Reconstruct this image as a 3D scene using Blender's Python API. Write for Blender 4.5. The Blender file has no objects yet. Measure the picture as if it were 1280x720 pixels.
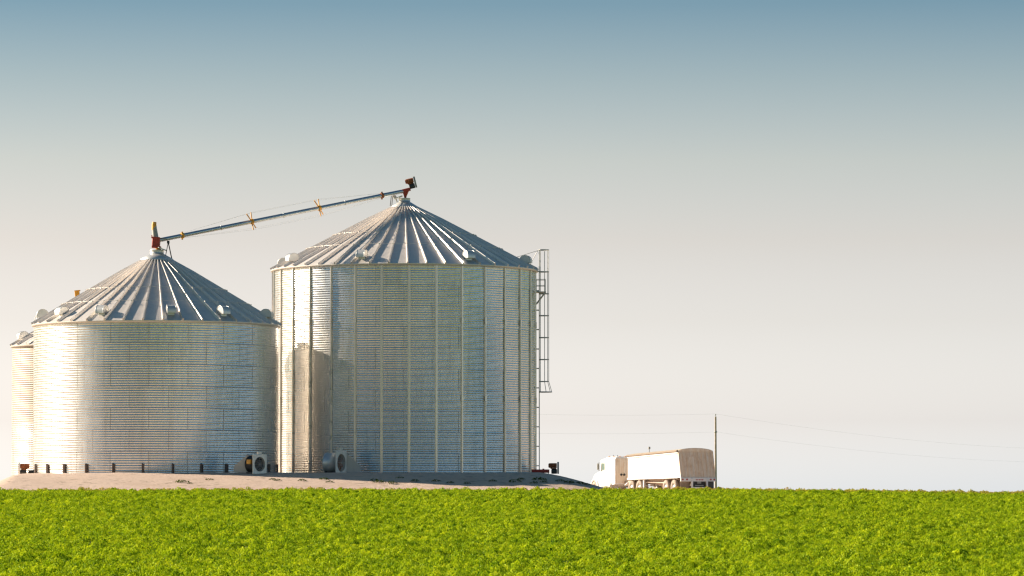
import bpy, bmesh, math, random
import numpy as np
from mathutils import Vector, Matrix
R = math.radians
PI = math.pi
rnd = random.Random(7)
scene = bpy.context.scene
COL = scene.collection

# ------------------------------------------------------------------ camera
FPX = 5187.0            # focal length in pixels of the 1280 px wide photo
CAMZ = 1.6
HOR = 630.0             # row of the eye-level horizon
cam_d = bpy.data.cameras.new('camera')
cam = bpy.data.objects.new('camera', cam_d)
COL.objects.link(cam)
cam_d.sensor_width = 36.0
cam_d.lens = 36.0 * FPX / 1280.0
cam_d.clip_start = 1.0
cam_d.clip_end = 30000.0
cam.location = (0, 0, CAMZ)
cam.rotation_euler = (R(90) + math.atan((HOR - 360.0) / FPX), 0, 0)
scene.camera = cam

# ------------------------------------------------------------------ light
SUN_EL = 24.5
SUN_BACK = 19.0         # degrees behind the line that runs left from the bins
az = R(SUN_BACK)
sun_dir = Vector((-math.cos(az) * math.cos(R(SUN_EL)), math.sin(az) * math.cos(R(SUN_EL)), math.sin(R(SUN_EL))))
sd = bpy.data.lights.new('sun', 'SUN')
sd.energy = 5.0
sd.angle = R(0.53)
sd.color = (1.0, 0.86, 0.70)
so = bpy.data.objects.new('sun', sd)
COL.objects.link(so)
so.rotation_euler = (-sun_dir).to_track_quat('-Z', 'Y').to_euler()
so.location = (-200, 300, 200)

world = bpy.data.worlds.new('World')
scene.world = world
world.use_nodes = True
wt = world.node_tree
wt.nodes.clear()
w_out = wt.nodes.new('ShaderNodeOutputWorld')
w_bg = wt.nodes.new('ShaderNodeBackground')
sky = wt.nodes.new('ShaderNodeTexSky')
sky.sky_type = 'NISHITA'
sky.sun_disc = False
sky.sun_elevation = R(SUN_EL)
sky.sun_rotation = math.atan2(sun_dir.x, sun_dir.y)
sky.altitude = 200
sky.air_density = 1.0
sky.dust_density = 1.6
sky.ozone_density = 1.5
w_bg.inputs['Strength'].default_value = 0.10
# the band of dusty air above the horizon that turns to clear blue higher up
tc = wt.nodes.new('ShaderNodeTexCoord')
sx = wt.nodes.new('ShaderNodeSeparateXYZ')
wt.links.new(tc.outputs['Generated'], sx.inputs[0])
mr = wt.nodes.new('ShaderNodeMapRange')
mr.inputs['From Min'].default_value = 0.0
mr.inputs['From Max'].default_value = 0.32
wt.links.new(sx.outputs['Z'], mr.inputs['Value'])
ramp = wt.nodes.new('ShaderNodeValToRGB')
wt.links.new(mr.outputs[0], ramp.inputs[0])
SKY_GAIN = 2.4
SKY_STOPS = [   # (sine of the elevation, colour)
    (0.0000, (1.683, 1.894, 2.620)),
    (0.0200, (1.184, 1.199, 1.584)),
    (0.0440, (0.972, 0.890, 1.051)),
    (0.0635, (0.875, 0.735, 0.775)),
    (0.0826, (0.748, 0.651, 0.636)),
    (0.1016, (0.530, 0.523, 0.524)),
    (0.1200, (0.312, 0.390, 0.434)),
    (0.1500, (0.250, 0.345, 0.370)),
    (0.3200, (0.21, 0.36, 0.40)),
]
cr = ramp.color_ramp
while len(cr.elements) < len(SKY_STOPS):
    cr.elements.new(0.5)
for e, (p, c) in zip(cr.elements, SKY_STOPS):
    e.position = p / 0.32
    e.color = tuple(v / SKY_GAIN for v in c) + (1,)
mul = wt.nodes.new('ShaderNodeMix')
mul.data_type = 'RGBA'
mul.blend_type = 'MULTIPLY'
mul.inputs[0].default_value = 1.0
wt.links.new(sky.outputs[0], mul.inputs[6])
wt.links.new(ramp.outputs[0], mul.inputs[7])
vm = wt.nodes.new('ShaderNodeVectorMath'); vm.operation = 'SCALE'
vm.inputs['Scale'].default_value = SKY_GAIN
wt.links.new(mul.outputs[2], vm.inputs[0])
az_f = wt.nodes.new('ShaderNodeMapRange')       # scales the sky slightly darker towards the left
for i_, v_ in ((1, -0.25), (2, 0.25), (3, 0.90), (4, 1.02)):
    az_f.inputs[i_].default_value = v_
wt.links.new(sx.outputs['X'], az_f.inputs[0])
vm2 = wt.nodes.new('ShaderNodeVectorMath'); vm2.operation = 'SCALE'
wt.links.new(vm.outputs[0], vm2.inputs[0]); wt.links.new(az_f.outputs[0], vm2.inputs['Scale'])
wt.links.new(vm2.outputs[0], w_bg.inputs['Color'])
wt.links.new(w_bg.outputs[0], w_out.inputs['Surface'])

vs = scene.view_settings
vs.view_transform = 'Standard'
vs.look = 'None'
vs.exposure = 1.12
vs.gamma = 1.0
vs.use_curve_mapping = False
scene.cycles.max_bounces = 8
scene.cycles.filter_width = 1.3
scene.cycles.use_denoising = True
scene.cycles.caustics_reflective = True
scene.cycles.blur_glossy = 0.6
scene.cycles.caustics_refractive = False
scene.cycles.transparent_max_bounces = 6
scene.cycles.sample_clamp_indirect = 6.0

# ------------------------------------------------------------------ materials
def newmat(name):
    m = bpy.data.materials.new(name)
    m.use_nodes = True
    nt = m.node_tree
    return m, nt, nt.nodes['Principled BSDF']

def noise(nt, scale, detail=3.0, rough=0.55, vec=None):
    n = nt.nodes.new('ShaderNodeTexNoise')
    n.inputs['Scale'].default_value = scale
    n.inputs['Detail'].default_value = detail
    n.inputs['Roughness'].default_value = rough
    if vec is not None:
        nt.links.new(vec, n.inputs['Vector'])
    return n

def mapping(nt, scale, src='Object'):
    t = nt.nodes.new('ShaderNodeTexCoord')
    mp = nt.nodes.new('ShaderNodeMapping')
    mp.inputs['Scale'].default_value = scale
    nt.links.new(t.outputs[src], mp.inputs['Vector'])
    return mp.outputs[0]

def rampn(nt, src, stops):
    r = nt.nodes.new('ShaderNodeValToRGB')
    nt.links.new(src, r.inputs[0])
    el = r.color_ramp.elements
    while len(el) < len(stops):
        el.new(0.5)
    for e, (p, c) in zip(el, stops):
        e.position = p
        e.color = (*c, 1) if len(c) == 3 else c
    return r.outputs[0]

def mixc(nt, a, b, fac, mode='MIX'):
    n = nt.nodes.new('ShaderNodeMix')
    n.data_type = 'RGBA'
    n.blend_type = mode
    for i, v in ((6, a), (7, b)):
        if isinstance(v, tuple):
            n.inputs[i].default_value = (*v, 1)
        else:
            nt.links.new(v, n.inputs[i])
    if isinstance(fac, (int, float)):
        n.inputs[0].default_value = fac
    else:
        nt.links.new(fac, n.inputs[0])
    return n.outputs[2]

def maprange(nt, src, a, b, c, d):
    n = nt.nodes.new('ShaderNodeMapRange')
    n.inputs[1].default_value = a
    n.inputs[2].default_value = b
    n.inputs[3].default_value = c
    n.inputs[4].default_value = d
    nt.links.new(src, n.inputs[0])
    return n.outputs[0]

def galvanised(name, base, rough, metallic=0.9, streak=0.35, sheet=True):
    m, nt, p = newmat(name)
    v1 = mapping(nt, (1, 1, 1))
    spangle = noise(nt, 2.0, 4, 0.6, v1)
    big = noise(nt, 0.35, 3, 0.5, v1)
    v2 = mapping(nt, (3.2, 3.2, 0.10))
    st = noise(nt, 1.6, 5, 0.65, v2)
    c = rampn(nt, spangle.outputs[0], [(0.3, tuple(x * 0.94 for x in base)), (0.7, tuple(min(1, x * 1.04) for x in base))])
    # dusty, faintly rusty run-off streaks
    sf = rampn(nt, st.outputs[0], [(0.50, (0, 0, 0)), (0.72, (1, 1, 1))])
    k = nt.nodes.new('ShaderNodeMath'); k.operation = 'MULTIPLY'
    nt.links.new(sf, k.inputs[0]); k.inputs[1].default_value = streak
    c = mixc(nt, c, (0.42, 0.33, 0.26), k.outputs[0])
    r_src = spangle.outputs[0]
    rr = maprange(nt, r_src, 0.3, 0.7, rough - 0.02, rough + 0.03)
    if sheet:
        a = nt.nodes.new('ShaderNodeAttribute'); a.attribute_name = 'sheet'
        tone = maprange(nt, a.outputs['Fac'], 0, 1, 0.95, 1.03)
        cm = nt.nodes.new('ShaderNodeCombineColor')
        for i in range(3):
            nt.links.new(tone, cm.inputs[i])
        c = mixc(nt, c, cm.outputs[0], 1.0, 'MULTIPLY')
        ad = nt.nodes.new('ShaderNodeMath'); ad.operation = 'MULTIPLY_ADD'
        nt.links.new(a.outputs['Fac'], ad.inputs[0]); ad.inputs[1].default_value = -0.035
        nt.links.new(rr, ad.inputs[2])
        rr = ad.outputs[0]
    nt.links.new(c, p.inputs['Base Color'])
    nt.links.new(rr, p.inputs['Roughness'])
    p.inputs['Metallic'].default_value = metallic
    return m

def plain(name, col, rough=0.5, metallic=0.0, var=0.15, scale=6.0, dirt=None, dirt_amt=0.3):
    m, nt, p = newmat(name)
    v = mapping(nt, (1, 1, 1))
    n = noise(nt, scale, 4, 0.6, v)
    c = rampn(nt, n.outputs[0], [(0.3, tuple(x * (1 - var) for x in col)), (0.7, tuple(min(1, x * (1 + var)) for x in col))])
    if dirt:
        n2 = noise(nt, scale * 0.35, 5, 0.7, v)
        f = rampn(nt, n2.outputs[0], [(0.45, (0, 0, 0)), (0.7, (dirt_amt,) * 3)])
        c = mixc(nt, c, dirt, f)
    nt.links.new(c, p.inputs['Base Color'])
    nt.links.new(maprange(nt, n.outputs[0], 0.3, 0.7, rough - 0.06, rough + 0.08), p.inputs['Roughness'])
    p.inputs['Metallic'].default_value = metallic
    return m

M = {}
M['wall'] = galvanised('galvanised_wall_steel', (0.80, 0.775, 0.73), 0.26, metallic=0.82)
M['wall_dull'] = galvanised('dull_wall_steel', (0.38, 0.32, 0.27), 0.60, metallic=0.4)  # darker, rougher steel for the upper rings of the far left bin
M['roof'] = galvanised('galvanised_roof_steel', (0.74, 0.68, 0.62), 0.40, metallic=0.38, streak=0.2, sheet=False)
M['stiff'] = galvanised('galvanised_stiffener_steel', (0.76, 0.69, 0.61), 0.28, metallic=0.7, streak=0.1, sheet=False)
M['seam'] = plain('seam_caulk_and_shade', (0.42, 0.40, 0.37), 0.55, 0.6)  # caulk and dirt, with the shadow of the sheet overlap put into the colour
M['vent'] = galvanised('vent_steel', (0.66, 0.65, 0.62), 0.38, metallic=0.55, streak=0.1, sheet=False)
M['concrete'] = plain('concrete', (0.36, 0.33, 0.29), 0.9)
M['tube'] = galvanised('auger_tube_steel', (0.50, 0.53, 0.55), 0.30, metallic=0.85, streak=0.1, sheet=False)
M['duct'] = galvanised('duct_steel', (0.50, 0.47, 0.43), 0.45, metallic=0.5, streak=0.2, sheet=False)
M['plate'] = plain('fan_plate_steel', (0.74, 0.70, 0.62), 0.5, 0.4)
M['dark'] = plain('dark_steel', (0.06, 0.06, 0.06), 0.6, 0.5)
M['bracket'] = plain('rusty_bracket_steel', (0.16, 0.12, 0.10), 0.7, 0.3, dirt=(0.25, 0.1, 0.05))
M['ladder'] = plain('ladder_steel', (0.52, 0.51, 0.47), 0.5, 0.4)
M['red'] = plain('red_paint', (0.42, 0.045, 0.03), 0.45, dirt=(0.2, 0.08, 0.05))
M['yellow'] = plain('yellow_paint', (0.80, 0.36, 0.03), 0.45, dirt=(0.3, 0.15, 0.05))
M['blue'] = plain('blue_grey_paint', (0.10, 0.16, 0.24), 0.5, 0.1)
M['rust'] = plain('rusted_steel', (0.30, 0.10, 0.04), 0.8, 0.1, 0.35, 12)
M['grey'] = plain('grey_paint', (0.34, 0.34, 0.32), 0.5, 0.2, dirt=(0.25, 0.2, 0.15))
M['white'] = plain('white_truck_paint', (0.80, 0.79, 0.77), 0.35, 0.0, 0.03, 2.0, dirt=(0.6, 0.52, 0.42), dirt_amt=0.2)
M['tarp'] = plain('dusty_tan_tarp', (0.50, 0.42, 0.32), 0.85, dirt=(0.40, 0.31, 0.22))
M['dustpanel'] = None
M['tyre'] = plain('dusty_tyre_rubber', (0.26, 0.21, 0.17), 0.9, dirt=(0.50, 0.39, 0.30), dirt_amt=0.9)
M['rim'] = plain('wheel_rim_steel', (0.55, 0.53, 0.5), 0.4, 0.7)
M['frame'] = plain('trailer_frame_paint', (0.42, 0.33, 0.26), 0.7)
M['flap_b'] = plain('dusty_mud_flap', (0.26, 0.20, 0.15), 0.9)
M['flap_d'] = plain('grey_mud_flap', (0.11, 0.11, 0.11), 0.9)
M['wood'] = plain('weathered_pole_wood', (0.45, 0.34, 0.26), 0.9, 0, 0.25)
M['wire'] = plain('wire_metal', (0.80, 0.78, 0.76), 0.5, 0.2)
M['ceramic'] = plain('glazed_insulator', (0.35, 0.33, 0.30), 0.3)
M['redlens'] = plain('red_lamp_lens', (0.45, 0.06, 0.04), 0.3)
M['amber'] = plain('amber_lamp_lens', (0.6, 0.22, 0.05), 0.3)
M['weed'] = None

def dusty_panel():
    m, nt, p = newmat('dusty_trailer_panel')
    v = mapping(nt, (1.0, 5.0, 0.35))
    n = noise(nt, 1.6, 6, 0.7, v)
    v2 = mapping(nt, (1, 1, 1))
    n2 = noise(nt, 2.2, 5, 0.7, v2)
    c = rampn(nt, n.outputs[0], [(0.3, (0.72, 0.53, 0.36)), (0.5, (0.86, 0.71, 0.54)), (0.72, (0.92, 0.85, 0.74))])
    f = rampn(nt, n2.outputs[0], [(0.5, (0, 0, 0)), (0.75, (0.6, 0.6, 0.6))])
    c = mixc(nt, c, (0.58, 0.37, 0.20), f)
    nt.links.new(c, p.inputs['Base Color'])
    p.inputs['Roughness'].default_value = 0.75
    return m
M['dustpanel'] = dusty_panel()

def glass_mat():
    m, nt, p = newmat('tinted_window_glass')
    p.inputs['Base Color'].default_value = (0.16, 0.22, 0.19, 1)
    p.inputs['Roughness'].default_value = 0.08
    p.inputs['Metallic'].default_value = 0.0
    p.inputs['IOR'].default_value = 1.6
    return m
M['glass'] = glass_mat()

def leaf_mat(name, cols, edge=None, trans=0.55):
    m, nt, p = newmat(name)
    out = nt.nodes['Material Output']
    g = nt.nodes.new('ShaderNodeNewGeometry')
    n1 = noise(nt, 0.9, 4, 0.6, g.outputs['Position'])
    n2 = noise(nt, 5.0, 4, 0.6, g.outputs['Position'])
    mx = nt.nodes.new('ShaderNodeMath'); mx.operation = 'MULTIPLY_ADD'
    nt.links.new(n2.outputs[0], mx.inputs[0]); mx.inputs[1].default_value = 0.65
    mm = nt.nodes.new('ShaderNodeMath'); mm.operation = 'MULTIPLY'
    nt.links.new(n1.outputs[0], mm.inputs[0]); mm.inputs[1].default_value = 0.35
    nt.links.new(mm.outputs[0], mx.inputs[2])
    c = rampn(nt, mx.outputs[0], [(0.36, cols[0]), (0.5, cols[1]), (0.62, cols[2])])
    if edge:
        s = nt.nodes.new('ShaderNodeSeparateXYZ'); nt.links.new(g.outputs['Position'], s.inputs[0])
        f = maprange(nt, s.outputs['Y'], edge[0], edge[1], 0.0, edge[2])
        n3 = noise(nt, 0.5, 3, 0.6, g.outputs['Position'])
        q = nt.nodes.new('ShaderNodeMath'); q.operation = 'MULTIPLY'
        nt.links.new(f, q.inputs[0]); nt.links.new(n3.outputs[0], q.inputs[1])
        c = mixc(nt, c, edge[3], q.outputs[0])
    nt.links.new(c, p.inputs['Base Color'])
    p.inputs['Roughness'].default_value = 0.55
    p.inputs['Specular IOR Level'].default_value = 0.05
    tr = nt.nodes.new('ShaderNodeBsdfTranslucent')
    tcx = mixc(nt, c, (1.25, 1.15, 0.5), 1.0, 'MULTIPLY')
    nt.links.new(tcx, tr.inputs['Color'])
    ms = nt.nodes.new('ShaderNodeMixShader'); ms.inputs[0].default_value = trans
    nt.links.new(p.outputs[0], ms.inputs[1]); nt.links.new(tr.outputs[0], ms.inputs[2])
    nt.links.new(ms.outputs[0], out.inputs['Surface'])
    return m
M['crop'] = leaf_mat('crop_leaves', [(0.07, 0.18, 0.004), (0.33, 0.46, 0.014), (0.61, 0.69, 0.030)],
                     edge=(187.5, 191.0, 1.6, (0.50, 0.38, 0.10)), trans=0.30)
M['weed'] = leaf_mat('weed_leaves', [(0.035, 0.06, 0.012), (0.06, 0.09, 0.02), (0.10, 0.13, 0.03)], trans=0.3)

def ground_mat():
    m, nt, p = newmat('field_ground')
    g = nt.nodes.new('ShaderNodeNewGeometry')
    n1 = noise(nt, 2.0, 5, 0.65, g.outputs['Position'])
    n2 = noise(nt, 0.06, 3, 0.5, g.outputs['Position'])
    c = rampn(nt, n1.outputs[0], [(0.35, (0.07, 0.12, 0.012)), (0.6, (0.15, 0.22, 0.02))])
    c = mixc(nt, c, (0.20, 0.22, 0.04), rampn(nt, n2.outputs[0], [(0.45, (0, 0, 0)), (0.65, (0.4, 0.4, 0.4))]))
    nt.links.new(c, p.inputs['Base Color'])
    p.inputs['Roughness'].default_value = 0.95
    p.inputs['Specular IOR Level'].default_value = 0.1
    return m
M['ground'] = ground_mat()

M['soil'] = plain('dark_soil', (0.035, 0.030, 0.014), 0.95, 0, 0.3, 3)

def gravel_mat():
    m, nt, p = newmat('gravel_pad')
    g = nt.nodes.new('ShaderNodeNewGeometry')
    n1 = noise(nt, 5.0, 6, 0.75, g.outputs['Position'])
    n2 = noise(nt, 0.5, 4, 0.6, g.outputs['Position'])
    n3 = noise(nt, 30.0, 3, 0.7, g.outputs['Position'])
    c = rampn(nt, n1.outputs[0], [(0.28, (0.26, 0.18, 0.13)), (0.40, (0.54, 0.40, 0.31)), (0.7, (0.64, 0.49, 0.39))])
    c = mixc(nt, c, (0.48, 0.34, 0.25), rampn(nt, n2.outputs[0], [(0.5, (0, 0, 0)), (0.7, (0.6, 0.6, 0.6))]))
    n4 = noise(nt, 1.7, 6, 0.7, g.outputs['Position'])
    c = mixc(nt, c, (0.26, 0.19, 0.13), rampn(nt, n4.outputs[0], [(0.56, (0, 0, 0)), (0.66, (0.8, 0.8, 0.8))]))
    c = mixc(nt, c, rampn(nt, n3.outputs[0], [(0.35, (0.84, 0.83, 0.82)), (0.65, (1.0, 1.0, 1.0))]), 1.0, 'MULTIPLY')
    nt.links.new(c, p.inputs['Base Color'])
    p.inputs['Roughness'].default_value = 0.95
    b = nt.nodes.new('ShaderNodeBump'); b.inputs['Strength'].default_value = 0.8; b.inputs['Distance'].default_value = 0.05
    nt.links.new(n1.outputs[0], b.inputs['Height'])
    nt.links.new(b.outputs[0], p.inputs['Normal'])
    return m
M['gravel'] = gravel_mat()

# ------------------------------------------------------------------ mesh helpers
class MB:
    """collects shapes; build() links them as ONE mesh object"""
    def __init__(self):
        self.v = []; self.f = []; self.sm = []; self.mi = []
    def add(self, verts, faces, smooth=False, mi=0, mat=None):
        b = len(self.v)
        if mat is not None:
            verts = [mat @ Vector(v) for v in verts]
        self.v += [tuple(v) for v in verts]
        self.f += [tuple(b + i for i in f) for f in faces]
        self.sm += [smooth] * len(faces)
        self.mi += [mi] * len(faces)
    def box(self, c, s, rot=None, mi=0, bev=0.0):
        """bevelled box: centre, full size"""
        x, y, z = (k / 2 for k in s)
        if bev <= 0:
            bev = min(s) * 0.08
        bm = bmesh.new()
        bmesh.ops.create_cube(bm, size=1.0)
        for v in bm.verts:
            v.co = Vector((v.co.x * s[0], v.co.y * s[1], v.co.z * s[2]))
        bmesh.ops.bevel(bm, geom=list(bm.edges), offset=bev, segments=1, affect='EDGES')
        vs_ = [v.co.copy() for v in bm.verts]
        for i, v in enumerate(bm.verts):
            v.index = i
        fs = [[v.index for v in f.verts] for f in bm.faces]
        bm.free()
        mt = Matrix.Translation(c) @ (rot.to_4x4() if rot is not None else Matrix.Identity(4))
        self.add(vs_, fs, False, mi, mt)
    def tube(self, pts, r, n=8, r2=None, mi=0, caps=True, smooth=True):
        pts = [Vector(p) for p in pts]
        rings = []
        prev = None
        for i, p in enumerate(pts):
            if i == 0: d = pts[1] - pts[0]
            elif i == len(pts) - 1: d = pts[-1] - pts[-2]
            else: d = (pts[i + 1] - pts[i - 1])
            d.normalize()
            up = Vector((0, 0, 1)) if abs(d.z) < 0.95 else Vector((0, 1, 0))
            if prev is None:
                a = d.cross(up).normalized()
            else:
                a = (prev - d * prev.dot(d)).normalized()
            prev = a
            b = d.cross(a)
            t = i / (len(pts) - 1)
            rr = r if r2 is None else r + (r2 - r) * t
            rings.append([p + (a * math.cos(2 * PI * k / n) + b * math.sin(2 * PI * k / n)) * rr for k in range(n)])
        vs_ = [q for ring in rings for q in ring]
        fs = []
        for i in range(len(rings) - 1):
            for k in range(n):
                k2 = (k + 1) % n
                fs.append((i * n + k, i * n + k2, (i + 1) * n + k2, (i + 1) * n + k))
        self.add(vs_, fs, smooth, mi)
        if caps:
            self.add(rings[0], [tuple(range(n))], False, mi)
            self.add(rings[-1], [tuple(range(n))[::-1]], False, mi)
    def lathe(self, prof, n=32, mat=None, mi=0, smooth=True):
        """prof: (r, z) list revolved about z"""
        vs_ = []; fs = []
        for (r, z) in prof:
            for k in range(n):
                a = 2 * PI * k / n
                vs_.append((r * math.cos(a), r * math.sin(a), z))
        for i in range(len(prof) - 1):
            for k in range(n):
                k2 = (k + 1) % n
                fs.append((i * n + k, i * n + k2, (i + 1) * n + k2, (i + 1) * n + k))
        self.add(vs_, fs, smooth, mi, mat)
    def prism(self, poly, axis_vec, mat=None, mi=0):
        """poly: list of 3D points in a plane, extruded by axis_vec"""
        n = len(poly)
        a = [Vector(p) for p in poly]; b = [p + Vector(axis_vec) for p in a]
        fs = [tuple(range(n))[::-1], tuple(range(n, 2 * n))]
        for k in range(n):
            k2 = (k + 1) % n
            fs.append((k, k2, n + k2, n + k))
        self.add(a + b, fs, False, mi, mat)
    def build(self, name, mats, parent=None, loc=None, rot=None):
        me = bpy.data.meshes.new(name)
        me.from_pydata([tuple(v) for v in self.v], [], self.f)
        me.polygons.foreach_set('use_smooth', self.sm)
        me.polygons.foreach_set('material_index', self.mi)
        if not isinstance(mats, (list, tuple)): mats = [mats]
        for m in mats: me.materials.append(m)
        bm = bmesh.new(); bm.from_mesh(me)
        bmesh.ops.recalc_face_normals(bm, faces=bm.faces)
        bm.to_mesh(me); bm.free()
        me.update()
        o = bpy.data.objects.new(name, me)
        COL.objects.link(o)
        if parent is not None: o.parent = parent
        if loc is not None: o.location = loc
        if rot is not None: o.rotation_euler = rot
        return o

def tag(o, label=None, cat=None, group=None, kind=None):
    if label: o['label'] = label
    if cat: o['category'] = cat
    if group: o['group'] = group
    if kind: o['kind'] = kind
    return o

def empty(name, loc, rz=0.0):
    o = bpy.data.objects.new(name, None)
    o.location = loc; o.rotation_euler = (0, 0, rz)
    o.empty_display_size = 0.5
    COL.objects.link(o)
    return o

def copy_tree(o, parent=None):
    c = o.copy(); COL.objects.link(c); c.parent = parent
    for ch in list(o.children):
        copy_tree(ch, c)
    return c

def px(x, D):
    return (x - 640.0) * D / FPX
def pz(y, D):
    return CAMZ + (HOR - y) * D / FPX

# ------------------------------------------------------------------ terrain
def sst(t):
    t = min(1.0, max(0.0, t)); return t * t * (3 - 2 * t)
TB = (-24.3, 232.0)          # third bin centre
def lump(x, y):
    return (math.sin(x * 0.9 + y * 0.31) + math.sin(x * 0.37 - y * 0.83 + 1.3) + math.sin(x * 1.7 + y * 1.1 + 4)) / 3
def height(x, y):
    if y <= 90: b = 0.0
    elif y <= 190: b = 2.12 * (y - 90) / 100
    else: b = 2.12 - 0.02 * sst((y - 200) / 60)
    if x > 9: b -= 0.0125 * min(x - 9, 80) * sst((y - 60) / 130)
    if x < -8: b -= 0.002 * min(-x - 8, 60)
    dx = max(0.0, -24.1 - x) / 2.1 + max(0.0, x - 1.3 + 0.6 * max(0.0, y - 214)) / 4.6
    dy = max(0.0, 203.8 - y) / 9.0 + max(0.0, y - 226) / 14
    d = math.hypot(dx, dy)
    m = 1.00 * (1 - (0.55 * sst(d) + 0.45 * min(1, d)))
    m2 = 0.52 * (1 - sst((math.hypot(x - TB[0], y - TB[1]) - 4.5) / 8))
    b += max(m, m2)
    if 70 < y < 260: b += 0.018 * lump(x, y)
    return b

def grid_mesh(name, xs, ys, hf, mat, kind='structure'):
    vs_ = [(x, y, hf(x, y)) for y in ys for x in xs]
    nx = len(xs)
    fs = [(j * nx + i, j * nx + i + 1, (j + 1) * nx + i + 1, (j + 1) * nx + i)
          for j in range(len(ys) - 1) for i in range(nx - 1)]
    me = bpy.data.meshes.new(name)
    me.from_pydata(vs_, [], fs)
    me.polygons.foreach_set('use_smooth', [True] * len(fs))
    me.materials.append(mat)
    o = bpy.data.objects.new(name, me); COL.objects.link(o)
    o['kind'] = kind
    return o

xs = [-6000, -2000, -600, -250, -120, -80] + [x for x in np.arange(-60, 61, 1.0)] + [80, 120, 250, 600, 2000, 6000]
ys = [-3000, -600, -100, 0, 40, 70] + [y for y in np.arange(80, 262, 1.0)] + [264, 268, 272, 276, 280, 290, 300, 310, 320, 330, 340, 400, 500, 700, 1200, 3000, 8000]
grid_mesh('ground', [float(x) for x in xs], [float(y) for y in ys], height, M['ground'])

def front_edge(x):
    e = 190.6 + 0.30 * math.sin(x * 0.8) + 0.22 * math.sin(x * 2.3 + 1) + 0.1 * math.sin(x * 5.1)
    if x > 3: e += min(14.0, (x - 3) ** 2 * 0.35)
    return e
def pad():
    nx, ny = 320, 150
    vs_ = []; fs = []
    for j in range(ny + 1):
        for i in range(nx + 1):
            x = -60 + 105.0 * i / nx
            f0 = front_edge(x); f1 = 330.0
            y = f0 + (f1 - f0) * (j / ny) ** 1.5
            z = height(x, y) + (0.03 if 0 < j < ny and 0 < i < nx else -0.05)
            # stones and small wheel ruts
            if j > 0: z += 0.010 * math.sin(x * 9.1 + y * 3.3) * math.sin(y * 7.7 - x * 2.1)
            vs_.append((x, y, z))
    for j in range(ny):
        for i in range(nx):
            a = j * (nx + 1) + i
            fs.append((a, a + 1, a + nx + 2, a + nx + 1))
    me = bpy.data.meshes.new('gravel_pad')
    me.from_pydata(vs_, [], fs)
    me.polygons.foreach_set('use_smooth', [True] * len(fs))
    me.materials.append(M['gravel'])
    o = bpy.data.objects.new('gravel_pad', me); COL.objects.link(o)
    o['kind'] = 'structure'
pad()

# ------------------------------------------------------------------ grain bins
RING = 1.07
CORR = 9
def bin_wall(name, rad, rings, nseg, seg_off, sheet_deg, parent, seam=True, dull_from=99, laps=True):
    """corrugated wall, one mesh; sheets carry their own tone; seams darkened for caulk and overlap shade"""
    per = 8
    verts = []; faces = []; sheet = []; mats = []
    ncol = nseg
    rows = rings * CORR * per
    z0 = 0.0
    vid = {}
    V = []
    shv = []
    def tone(ring, deg):
        k = math.floor((deg - seg_off - (sheet_deg / 2 if ring % 2 else 0)) / sheet_deg)
        return random.Random(ring * 131 + k * 17 + int(rad * 100)).random()
    # each ring has its own rows so that the lap between rings shows
    for ring in range(rings):
        base = len(V)
        nr = CORR * per
        lap = 0.004 * (1 if ring % 2 else -1)
        for j in range(nr + 1):
            z = ring * RING + RING * j / nr
            rr = rad + 0.0066 * math.cos(2 * PI * j / per) + lap
            for i in range(ncol):
                a = 360.0 * i / ncol
                ra = R(a)
                V.append((rr * math.sin(ra), -rr * math.cos(ra), z))
        for j in range(nr):
            for i in range(ncol):
                i2 = (i + 1) % ncol
                faces.append((base + j * ncol + i, base + j * ncol + i2, base + (j + 1) * ncol + i2, base + (j + 1) * ncol + i))
                sheet.append(tone(ring, 360.0 * (i + 0.5) / ncol))
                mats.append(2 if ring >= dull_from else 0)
    nwall = len(faces)
    if seam:
        for ring in range(rings):
            # horizontal lap line with bolts
            if ring > 0 and laps:
                base = len(V); nn = 160
                for (dr, dz) in ((0.016, -0.007), (0.016, 0.007)):
                    for i in range(nn):
                        ra = 2 * PI * i / nn
                        V.append(((rad + dr) * math.sin(ra), -(rad + dr) * math.cos(ra), ring * RING + dz))
                for i in range(nn):
                    i2 = (i + 1) % nn
                    faces.append((base + i, base + i2, base + nn + i2, base + nn + i)); sheet.append(0.5); mats.append(1)
            n = int(round(360 / sheet_deg))
            for k in range(n):
                a0 = seg_off + sheet_deg * k + (sheet_deg / 2 if ring % 2 else 0)
                base = len(V)
                w = 0.010 / rad * 180 / PI
                nr = CORR * 4
                for j in range(nr + 1):
                    z = ring * RING + RING * j / nr
                    rr = rad + 0.0066 * math.cos(2 * PI * j / 4) + 0.007
                    for s in (-1, 1):
                        ra = R(a0 + s * w)
                        V.append((rr * math.sin(ra), -rr * math.cos(ra), z))
                for j in range(nr):
                    faces.append((base + 2 * j, base + 2 * j + 1, base + 2 * j + 3, base + 2 * j + 2)); sheet.append(0.5); mats.append(1)
    me = bpy.data.meshes.new(name)
    me.from_pydata(V, [], faces)
    me.polygons.foreach_set('use_smooth', [True] * len(faces))
    me.polygons.foreach_set('material_index', mats)
    at = me.attributes.new('sheet', 'FLOAT', 'FACE')
    at.data.foreach_set('value', sheet)
    me.materials.append(M['wall']); me.materials.append(M['seam']); me.materials.append(M['wall_dull'])
    o = bpy.data.objects.new(name, me); COL.objects.link(o)
    o.parent = parent
    return o

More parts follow.
